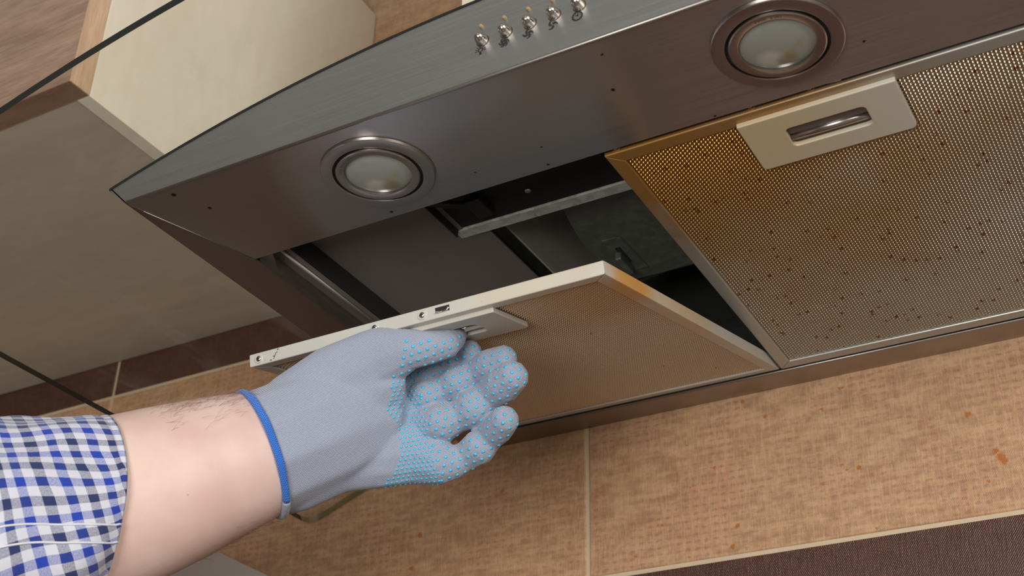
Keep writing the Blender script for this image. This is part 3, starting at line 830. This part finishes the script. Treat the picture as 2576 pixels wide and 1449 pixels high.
# ---------------------------------------------------------------- the person: forearm, glove and shirt sleeve
HM = Matrix(((0.871597, 0.233382, 0.431104, 0.13193), (0.489694, -0.455326, -0.743558, 0.13054), (0.02276, 0.859192, -0.511147, -0.12364), (0, 0, 0, 1)))
HAND={
 'thumb':[(-0.06367, 0.00766, 0.003, 0.02163, 0.01623), (-0.03675, 0.02357, 0.002, 0.02363, 0.01465), (-0.01327, 0.03593, 0.003, 0.02065, 0.01239), (0.00548, 0.04226, 0.007, 0.01346, 0.01144), (0.02016, 0.04373, 0.007, 0.01101, 0.01046), (0.03024, 0.04576, 0.003, 0.00959, 0.00911), (0.03491, 0.04874, -0.003, 0.00768, 0.00729), (0.0371, 0.05097, -0.01, 0.00599, 0.00599)],
 'wrist':[(-0.09728, -0.02665, 0.019, 0.04148, 0.03941), (-0.07247, -0.01745, 0.009, 0.04027, 0.03625), (-0.04674, -0.0073, 0.001, 0.03967, 0.02936), (-0.0276, -0.00038, -0.004, 0.03371, 0.0209)],
 'ulna':[(-0.06547, -0.03237, 0.007, 0.0274, 0.02055), (-0.03701, -0.02418, -0.0, 0.02344, 0.01523), (-0.01263, -0.02306, -0.003, 0.02228, 0.01382), (0.00702, -0.02281, -0.005, 0.01985, 0.01092), (0.02192, -0.02529, -0.005, 0.01489, 0.00968)],
 'mid':[(-0.0115, 0.00845, -0.017, 0.01762, 0.00881), (0.00544, 0.0166, -0.026, 0.01373, 0.00755), (0.02041, 0.02135, -0.031, 0.01074, 0.00752)],
 'index':[(-0.01441, 0.0195, -0.021, 0.01517, 0.0091), (-0.00227, 0.0234, -0.027, 0.01375, 0.00962), (0.01294, 0.02844, -0.028, 0.01223, 0.01162), (0.02302, 0.03266, -0.03, 0.01073, 0.01073), (0.03342, 0.0372, -0.026, 0.01043, 0.01043), (0.03963, 0.03836, -0.023, 0.00887, 0.00887), (0.04409, 0.03936, -0.018, 0.00831, 0.00831)],
 'middle':[(0.00567, 0.00744, -0.023, 0.01216, 0.00973), (0.01776, 0.01155, -0.016, 0.01131, 0.01131), (0.02691, 0.01484, -0.019, 0.00908, 0.00908), (0.0364, 0.02067, -0.015, 0.0113, 0.0113), (0.04745, 0.02695, -0.015, 0.00879, 0.00879), (0.05762, 0.03242, -0.007, 0.01045, 0.01045), (0.06587, 0.03621, -0.001, 0.00889, 0.00889)],
 'ring':[(0.00878, -0.01021, -0.015, 0.01456, 0.01092), (0.02638, -0.0042, -0.005, 0.0129, 0.0129), (0.03664, -0.0011, -0.009, 0.01022, 0.01022), (0.04726, 0.00507, -0.004, 0.01264, 0.01264), (0.05666, 0.01218, -0.005, 0.00993, 0.00993), (0.06564, 0.02069, 0.003, 0.01205, 0.01205), (0.07105, 0.02551, 0.009, 0.0105, 0.0105)],
 'little':[(0.01192, -0.02492, -0.006, 0.01839, 0.01195), (0.02566, -0.02813, -0.0, 0.01406, 0.01195), (0.03425, -0.02801, -0.001, 0.01112, 0.01112), (0.04191, -0.0248, -0.001, 0.00939, 0.00939), (0.0504, -0.0184, 0.003, 0.01131, 0.01131), (0.05653, -0.01285, 0.002, 0.00886, 0.00886), (0.06251, -0.00549, 0.009, 0.01025, 0.01025), (0.06621, -0.00051, 0.015, 0.00945, 0.00945)],
 'thenar':[(-0.03429, 0.0125, 0.002, 0.02461, 0.01477), (-0.01696, 0.01872, 0.003, 0.01967, 0.0118), (-0.00589, 0.02118, 0.003, 0.0118, 0.00944), (-0.0037, 0.01234, -0.0, 0.00888, 0.00799), (-0.00414, 0.00449, -0.005, 0.00844, 0.00759)],
 'palm':[(-0.02784, -0.00057, -0.006, 0.02982, 0.01789), (-0.00377, -0.00444, -0.015, 0.01959, 0.00979), (0.0082, 0.00288, -0.023, 0.01571, 0.00786)],
}
ARM= [(-0.44177, -0.1819, 0.215, 0.0607, 0.05767), (-0.34959, -0.11219, 0.155, 0.06245, 0.05933), (-0.27204, -0.08076, 0.105, 0.05942, 0.05644), (-0.21663, -0.06342, 0.08, 0.05696, 0.05411), (-0.18949, -0.05496, 0.067, 0.05406, 0.05136), (-0.13758, -0.03876, 0.043, 0.04824, 0.04486), (-0.11192, -0.03036, 0.029, 0.04431, 0.04077), (-0.08579, -0.0222, 0.016, 0.03945, 0.03551), (-0.06351, -0.01484, 0.004, 0.03143, 0.02672), (-0.03529, -0.0043, -0.006, 0.01988, 0.01193)]
SLEEVE= [(-0.44177, -0.1819, 0.215, 0.07909, 0.07909), (-0.34959, -0.10413, 0.155, 0.07857, 0.07857), (-0.28046, -0.06895, 0.11, 0.07404, 0.07404), (-0.24383, -0.06323, 0.095, 0.07401, 0.07401), (-0.2155, -0.06286, 0.083, 0.07297, 0.07297), (-0.18848, -0.05557, 0.07, 0.06449, 0.06449), (-0.15741, -0.04537, 0.053, 0.05365, 0.05365), (-0.14838, -0.04198, 0.048, 0.05026, 0.05026)]
def lerp(a, b, t): return tuple(p + (q - p) * t for p, q in zip(a, b))
def loft(rows, nseg, name, mat, fn=None, sub=5):
    """elliptical cross sections along an axis: (u, v, w, r, rw); catmull interpolation"""
    P = np.array(rows); out = []
    Pe = np.vstack([2 * P[0] - P[1], P, 2 * P[-1] - P[-2]])
    for i in range(len(P) - 1):
        p0, p1, p2, p3 = Pe[i:i + 4]
        for k in range(sub):
            t = k / sub
            out.append(0.5 * (2 * p1 + (p2 - p0) * t + (2 * p0 - 5 * p1 + 4 * p2 - p3) * t * t + (3 * p1 - p0 - 3 * p2 + p3) * t ** 3))
    out.append(P[-1])
    out = np.array(out)
    return out

def sections(path, nseg, rad=None):
    """frames along the path: perpendicular e1 (in the picture-facing plane) and e2 (towards the viewer)"""
    res = []
    n = len(path); s = 0.0
    for i in range(n):
        a, b = path[max(i - 1, 0)][:3], path[min(i + 1, n - 1)][:3]
        tg = Vector(b - a).normalized()
        e2 = Vector((0, 0, 1)); e2 = (e2 - tg * e2.dot(tg)).normalized()
        e1 = e2.cross(tg).normalized()
        if i: s += float(np.linalg.norm(path[i][:3] - path[i - 1][:3]))
        res.append((Vector(path[i][:3]), tg, e1, e2, float(path[i][3]), float(path[i][4]), s))
    return res

# body: the forearm running into the glove
path = loft(ARM, 40, 'x', None)
bm = bmesh.new()
rings = []
NS = 48
for c, tg, e1, e2, r1, r2, s in sections(path, NS):
    ring = []
    for k in range(NS):
        a = 2 * PI * k / NS
        # slightly squared flexor side, soft ripple of tendons
        rr = 1 + 0.015 * math.cos(2 * a + 0.6) + 0.010 * math.sin(3 * a + s * 20)
        ring.append(bm.verts.new(c + e1 * (r1 * rr * math.cos(a)) + e2 * (r2 * rr * math.sin(a))))
    rings.append(ring)
for a, b in zip(rings, rings[1:]):
    for k in range(NS): bm.faces.new((a[k], a[(k + 1) % NS], b[(k + 1) % NS], b[k]))
bm.faces.new(rings[0][::-1]); bm.faces.new(rings[-1])
person = from_bm('person', bm, M['skin'], smooth=True)
person.matrix_world = HM
tag(person, 'person reaching in from the left, bare forearm, gloved hand pulling the hanging filter down', 'person')

# glove: one continuous knitted surface with five fingers
bm = bmesh.new()
def ell(c, r, rw):
    m = Matrix.Translation(c) @ Matrix.Diagonal((r, r, rw, 1))
    bmesh.ops.create_icosphere(bm, subdivisions=2, radius=1.0, matrix=m)
for name, ch in HAND.items():
    for a, b in zip(ch, ch[1:]):
        d = math.dist(a[:3], b[:3]); st = max(2, int(d / 0.0035))
        for k in range(st):
            t = k / st; q = lerp(a, b, t); ell(q[:3], q[3], q[4])
    ell(ch[-1][:3], ch[-1][3], ch[-1][4])
me = bpy.data.meshes.new('glove_raw'); bm.to_mesh(me); bm.free()
raw = bpy.data.objects.new('glove_raw', me); COL.objects.link(raw)
md = raw.modifiers.new('r', 'REMESH'); md.mode = 'VOXEL'; md.voxel_size = 0.0010
sm = raw.modifiers.new('s', 'SMOOTH'); sm.factor = 0.5; sm.iterations = 4
me2 = bpy.data.meshes.new_from_object(raw.evaluated_get(bpy.context.evaluated_depsgraph_get()))
bpy.data.objects.remove(raw)
bm = bmesh.new(); bm.from_mesh(me2); bpy.data.meshes.remove(me2)
# the knit lies smooth over the wrist and the back of the thumb
wv = [v for v in bm.verts if v.co.x < -0.012]
for _ in range(26):
    bmesh.ops.smooth_vert(bm, verts=wv, factor=0.5, use_axis_x=True, use_axis_y=True, use_axis_z=True)
# cut the cuff open
AX = Vector((0.8521, 0.2624, -0.4528)).normalized()
A0 = Vector((-0.13758, -0.03876, 0.043))
CUT = A0 + AX * 0.0650
bmesh.ops.bisect_plane(bm, geom=bm.verts[:] + bm.edges[:] + bm.faces[:], plane_co=CUT, plane_no=-AX, clear_outer=True)
# wrinkles where the palm folds under the thumb and at the wrist
rnd = random.Random(3)
bnd = [e for e in bm.edges if len(e.link_faces) == 1]
nbr = {}
for e in bnd:
    for v in e.verts: nbr.setdefault(v, []).append(e.other_vert(v))
st = next(iter(nbr)); loop = [st]; prev = None
while True:
    nx_ = [w for w in nbr[loop[-1]] if w is not prev]
    prev = loop[-1]
    if not nx_ or nx_[0] is st or len(loop) > 5000: break
    loop.append(nx_[0])
rim = [v.co.copy() for v in loop]
glove = from_bm('glove', bm, M['glove'], person, smooth=True)
tag(glove, 'grey knitted work glove with cyan grip dots and blue cuff trim')
# rim roll: blue overlocked edge over the upper part, grey roll below
cen = sum(rim, Vector()) / len(rim)
rs = []
NR = 96
for k in range(NR):                                   # resample evenly
    f = k / NR * len(rim); i = int(f); t = f - i
    rs.append(rim[i].lerp(rim[(i + 1) % len(rim)], t))
for _ in range(2):
    rs = [(rs[i - 1] + rs[i] * 2 + rs[(i + 1) % NR]) / 4 for i in range(NR)]
rs = [p + (p - cen).normalized() * 0.0004 for p in rs]
low = min(range(NR), key=lambda i: rs[i].y + 0.15 * rs[i].z)
rs = rs[low:] + rs[:low]
g1, g2 = int(NR * 0.17), int(NR * 0.83)
tube('cuff_trim', rs[g1:g2], 0.0024, M['trim'], glove, n=10)
tube('cuff_roll', rs[g2 - 1:] + rs[:g1 + 1], 0.0026, M['glove'], glove, n=10)
# grip dots on the palm and fingers, each a small raised rubber dot
bvh = BVHTree.FromPolygons([v.co.copy() for v in glove.data.vertices], [tuple(p.vertices) for p in glove.data.polygons])
LB= [(0.0042, 0.0506), (0.0044, 0.0296), (-0.0025, 0.0259), (-0.0037, 0.0099), (-0.0057, 0.0049), (0.0, -0.0025), (0.0012, -0.0123), (0.0025, -0.0247), (-0.0025, -0.0321), (-0.0062, -0.0395), (-0.0094, -0.0469)]
TB= [(0.0044, 0.0499), (0.0248, 0.049), (0.0334, 0.0524), (0.0384, 0.0558)]
def left_edge(v):
    pts = LB
    if v >= pts[0][1]: return pts[0][0]
    for (u0, v0), (u1, v1) in zip(pts, pts[1:]):
        if v1 <= v <= v0: return u0 + (u1 - u0) * (v0 - v) / (v0 - v1 + 1e-9)
    return pts[-1][0]
def top_edge(u):
    for (u0, v0), (u1, v1) in zip(TB, TB[1:]):
        if u0 <= u <= u1: return v0 + (v1 - v0) * (u - u0) / (u1 - u0)
    return 9.0
bm = bmesh.new()
bm_lathe(bm, [(0.00112, -0.0004), (0.00112, 0.0001), (0.00092, 0.00040), (0.0005, 0.00056), (0.0, 0.0006)], 8)
bmesh.ops.recalc_face_normals(bm, faces=bm.faces[:])
dme = bpy.data.meshes.new('grip_dot'); bm.to_mesh(dme); bm.free()
dme.materials.append(M['dot']); dme.polygons.foreach_set('use_smooth', [True] * len(dme.polygons))
cand = []
def hexes(pitch, rot, u0, u1, v0, v1):
    ca, sa = math.cos(rot), math.sin(rot)
    R_ = int(0.25 / pitch)
    for i in range(-R_, R_):
        for j in range(-R_, R_):
            a = (i + (j % 2) * 0.5) * pitch; b = j * pitch * 0.866
            u, v = a * ca - b * sa + 0.03, a * sa + b * ca
            if u0 <= u <= u1 and v0 <= v <= v1: yield u, v
def in_palm(u, v):            # creased palm below the fingers: dots crowd together there
    return u < 0.020 - 0.25 * (v + 0.01) and v < 0.024
def dot_at(u, v, sc=1.0):
    if u < left_edge(v) or v > top_edge(u): return
    h, n, _, _ = bvh.ray_cast(Vector((u, v, 0.2)), Vector((0, 0, -1)))
    if h is None or n.z < 0.22: return
    cand.append((h, n, sc))
for u, v in hexes(0.0051, 0.35, -0.03, 0.10, -0.06, 0.07):
    if not in_palm(u, v): dot_at(u, v)
for u, v in hexes(0.0031, -0.9, -0.03, 0.10, -0.06, 0.07):
    if in_palm(u, v): dot_at(u, v, 0.80)
cand.sort(key=lambda c: -c[1].z)
cand.sort(key=lambda c: -c[2] * (0.4 + c[1].z))
for h, n, sc in cand[:300]:
    o = bpy.data.objects.new('grip_dot', dme)
    COL.objects.link(o); o.parent = glove
    o.matrix_local = Matrix.Translation(h) @ n.to_track_quat('Z', 'Y').to_matrix().to_4x4() @ Matrix.Scale(sc, 4)
if len(cand) > 300:
    bm = bmesh.new()
    for h, n, sc in cand[300:]:
        tmp = dme.copy(); tmp.transform(Matrix.Translation(h) @ n.to_track_quat('Z', 'Y').to_matrix().to_4x4() @ Matrix.Scale(sc, 4)); bm.from_mesh(tmp); bpy.data.meshes.remove(tmp)
    tag(from_bm('grip_dots', bm, M['dot'], glove, True), kind='stuff')
print('DOTS', len(cand))

# rolled shirt sleeve
path = loft(SLEEVE, 40, 'x', None, sub=10)
bm = bmesh.new()
uvl = bm.loops.layers.uv.new('UVMap')
secs = sections(path, NS)
L = secs[-1][6]
NSL = 120
def wr(a, s):
    d = L - s                                           # distance from the cuff edge
    k = min(1.0, d / 0.05)
    w = 0.0022 * math.sin(3 * a + 34 * d + 1.0) + 0.0016 * math.sin(5 * a - 60 * d) + 0.0012 * math.sin(9 * a + 45 * d + 2)
    w *= 0.35 + 0.65 * k
    a0_seam = seam_at(s)
    # folded placket: the cloth below the seam lies one layer higher
    f = 0.5 + 0.5 * math.tanh((a - a0_seam) / 0.015) if -0.5 < a < 2.9 else (0.0 if a <= -0.5 else 1.0)
    return w + 0.0012 * f
S0 = secs[40][6]
def seam_at(s): return max(1.15, 1.334 + (1.74 - 1.334) * (s - S0) / (L - S0))
ringsS = []
for c, tg, e1, e2, r1, r2, s in secs:
    ring = []
    for k in range(NSL + 1):
        a = -PI / 2 + 2 * PI * k / NSL                  # -pi/2 .. 3pi/2, seam of the parameter at the back
        r = r1 + wr(a if a < PI else a - 2 * PI, s)
        shear = 0.020 * math.sin(a - PI / 2) * 0.0
        # opening slants back towards the underside
        back = 0.054 * ((1 - math.cos(a)) / 2) ** 1.7 * max(0.0, 1 - (L - s) / 0.17) ** 3
        p = c + e1 * (r * math.cos(a)) + e2 * (r * math.sin(a)) - tg * back
        ring.append((bm.verts.new(p), (s - back, (a) * 0.062)))
    ringsS.append(ring)
for A, B in zip(ringsS, ringsS[1:]):
    for k in range(NSL):
        q4 = (A[k], A[k + 1], B[k + 1], B[k])
        f = bm.faces.new([q[0] for q in q4])
        for lp, q in zip(f.loops, q4):
            u, v = q[1]
            lp[uvl].uv = (u + v * 0.04 + 0.5, v * 1.08 - u * 0.25 + 0.5)
f0 = [q[0] for q in ringsS[0]]
bm.faces.new(f0[:-1])
# turned-in hem gives the cuff edge its thickness
last = ringsS[-1]; c, tg, e1, e2, r1, r2, s = secs[-1]
inner = []
for k in range(NSL + 1):
    p = last[k][0].co
    inner.append((bm.verts.new(p + (c - p).normalized() * 0.0022 - tg * 0.012), (last[k][1][0] - 0.012, last[k][1][1])))
for k in range(NSL):
    q4 = (last[k], last[k + 1], inner[k + 1], inner[k])
    f = bm.faces.new([q[0] for q in q4])
    for lp, q in zip(f.loops, q4): lp[uvl].uv = (q[1][0] + 0.5, q[1][1] + 0.5)
me = bpy.data.meshes.new('sleeve'); bm.normal_update(); bm.to_mesh(me)
def on_sleeve(i, a):
    f = (a + PI / 2) / (2 * PI) * NSL; k = int(f)
    return ringsS[i][k][0].co.lerp(ringsS[i][k + 1][0].co, f - k)
seam1 = [on_sleeve(i, seam_at(secs[i][6])) for i in range(len(ringsS))]
seam2 = [on_sleeve(i, seam_at(secs[i][6]) + 0.10 + 0.06 * max(0.0, 1 - (L - secs[i][6]) / 0.17)) for i in range(len(ringsS))]
bm.free()
sleeve = link('sleeve', me, M['gingham'], person, True)
tag(sleeve, 'rolled blue and white gingham shirt sleeve')
for sp in (seam1, seam2):
    tube('seam', [p + Vector((0, 0, 0.0004)) for p in sp], 0.00065, M['stitch'], sleeve, n=6)

# fine hair along the forearm
bm = bmesh.new()
rr = random.Random(11)
pv = sections(loft(ARM, 40, 'x', None, sub=8), NS)
for i in range(620):
    k = rr.uniform(0.585, 0.785) * (len(pv) - 1)
    c, tg, e1, e2, r1, r2, s = pv[int(k)]
    top = rr.random()
    a = rr.gauss(0.12, 0.30) if top < 0.72 else rr.gauss(PI - 0.15, 0.25)
    if a > 1.35 and a < 2.4: continue
    out = e1 * math.cos(a) + e2 * math.sin(a)
    base = c + e1 * (r1 * math.cos(a)) + e2 * (r2 * math.sin(a)) + tg * rr.uniform(-0.008, 0.008)
    ln = rr.uniform(0.006, 0.015)
    d = (tg * rr.uniform(0.5, 1.0) + out * rr.uniform(0.15, 0.55) + Vector((rr.gauss(0, .2), rr.gauss(0, .2), rr.gauss(0, .2)))).normalized()
    pts = [base - out * 0.0006 + d * ln * t - out * (0.35 * ln * t * t) for t in (0, .35, .7, 1)]
    bm_tube(bm, pts, [0.00006, 0.00006, 0.00005, 0.00002], 3, False)
tag(from_bm('arm_hair', bm, M['hair'], person, True), kind='stuff')
